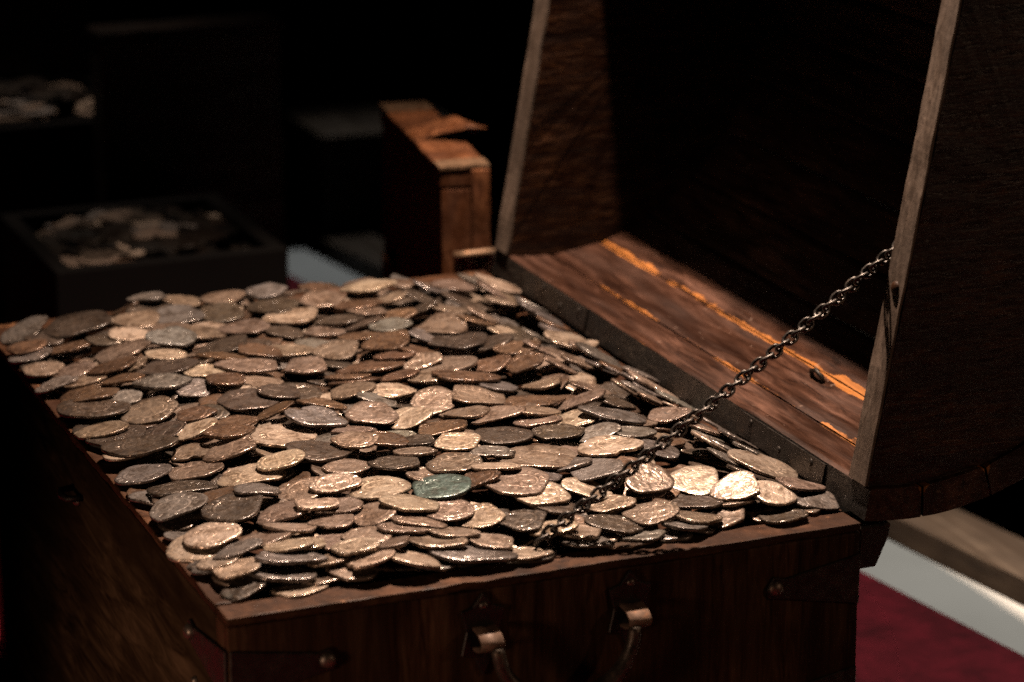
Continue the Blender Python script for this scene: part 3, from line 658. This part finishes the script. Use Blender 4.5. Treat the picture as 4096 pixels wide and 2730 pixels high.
# ------------------------------------------------------------------ dim things behind, out of focus
def trunk(name, x0, x1, y0, y1, zt, label, seed, lid_h=None, lid_dy=0):
    o = empty(name, ((x0+x1)/2, (y0+y1)/2, FZ)); tag(o, label, 'chest'); t = .014
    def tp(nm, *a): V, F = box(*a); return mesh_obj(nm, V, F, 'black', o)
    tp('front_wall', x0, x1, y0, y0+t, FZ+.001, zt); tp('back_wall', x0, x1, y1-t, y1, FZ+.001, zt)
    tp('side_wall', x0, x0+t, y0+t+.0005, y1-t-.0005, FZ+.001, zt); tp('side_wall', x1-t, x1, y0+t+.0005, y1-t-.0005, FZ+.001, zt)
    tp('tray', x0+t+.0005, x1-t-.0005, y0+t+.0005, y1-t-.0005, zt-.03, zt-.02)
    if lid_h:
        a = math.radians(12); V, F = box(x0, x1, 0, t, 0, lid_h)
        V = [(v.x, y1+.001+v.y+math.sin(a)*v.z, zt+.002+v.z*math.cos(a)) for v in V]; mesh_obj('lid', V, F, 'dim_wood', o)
    return o
def heap_stuff(name, x0, x1, y0, y1, z0, hh, n, label, seed):
    r = random.Random(seed); V = []; F = []; TI = []
    for _ in range(n):
        x, y = r.uniform(x0, x1), r.uniform(y0, y1); e = max(0, 1-(2*(x-x0)/(x1-x0)-1)**2)*max(0, 1-(2*(y-y0)/(y1-y0)-1)**2)
        z = z0+hh*e**.6*r.uniform(.75, 1)
        rx = r.uniform(.012, .018); th = .003; cv, cf = coin_mesh(r, rx, rx*r.uniform(.75, 1), th, r.choice(KINDS))
        m = Matrix.Translation((x, y, z)) @ Matrix.Rotation(r.uniform(0, 6), 4, 'Z') @ Matrix.Rotation(r.gauss(0, .2), 4, 'X'); b = len(V)
        V += [m@Vector(p) for p in cv]; F += [[b+i for i in f] for f in cf]
        t = TONE[r.choice('dbmmgp')][0]; w_ = 1.7 if mnoise.noise(Vector((x*17, y*17, seed))) > .12 else .16; TI += [(t[0]*w_, t[1]*w_, t[2]*w_, 1)]*len(cv)  # patchy light put into the tint: clusters brightened, the rest near black
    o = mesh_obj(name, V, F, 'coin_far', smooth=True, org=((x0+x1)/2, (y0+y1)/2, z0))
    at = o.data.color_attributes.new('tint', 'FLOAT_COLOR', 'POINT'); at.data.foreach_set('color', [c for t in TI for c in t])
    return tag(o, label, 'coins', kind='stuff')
trunk('small_chest', .125, .323, .880, 1.085, -.052, 'small dark open chest in the gloom behind the coins, left of the case', 1)
heap_stuff('coin_heap', .145, .305, .900, 1.065, -.068, .026, 150, 'blurred heap of coins in the small dark chest behind', 5)
trunk('far_chest', .085, .300, 1.215, 1.42, -.006, 'far dark chest with open lid at the upper left, out of focus', 2, .16)
heap_stuff('coin_heap', .105, .285, 1.235, 1.40, -.022, .030, 140, 'blurred heap of coins in the far chest at the upper left', 6)
o = empty('dark_case', (.31, 1.145, FZ)); tag(o, 'tall dark wooden case standing upright between the two far coin heaps', 'case')
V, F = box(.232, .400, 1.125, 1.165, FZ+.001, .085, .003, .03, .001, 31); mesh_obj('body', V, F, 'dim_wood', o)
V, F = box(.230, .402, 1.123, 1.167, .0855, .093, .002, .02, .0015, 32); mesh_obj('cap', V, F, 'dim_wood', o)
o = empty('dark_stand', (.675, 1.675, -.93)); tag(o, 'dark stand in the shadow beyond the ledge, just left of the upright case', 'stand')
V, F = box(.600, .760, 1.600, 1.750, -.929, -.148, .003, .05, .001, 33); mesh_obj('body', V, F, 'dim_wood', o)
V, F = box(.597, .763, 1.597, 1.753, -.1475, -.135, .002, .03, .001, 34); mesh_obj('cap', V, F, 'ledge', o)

a = math.radians(-8.5); pv = Vector((cx0, cy0, FZ)); case.rotation_euler = (0, 0, a)     # the case stands slightly askew
case.location = pv+Matrix.Rotation(a, 3, 'Z') @ (ORG[case]-pv)
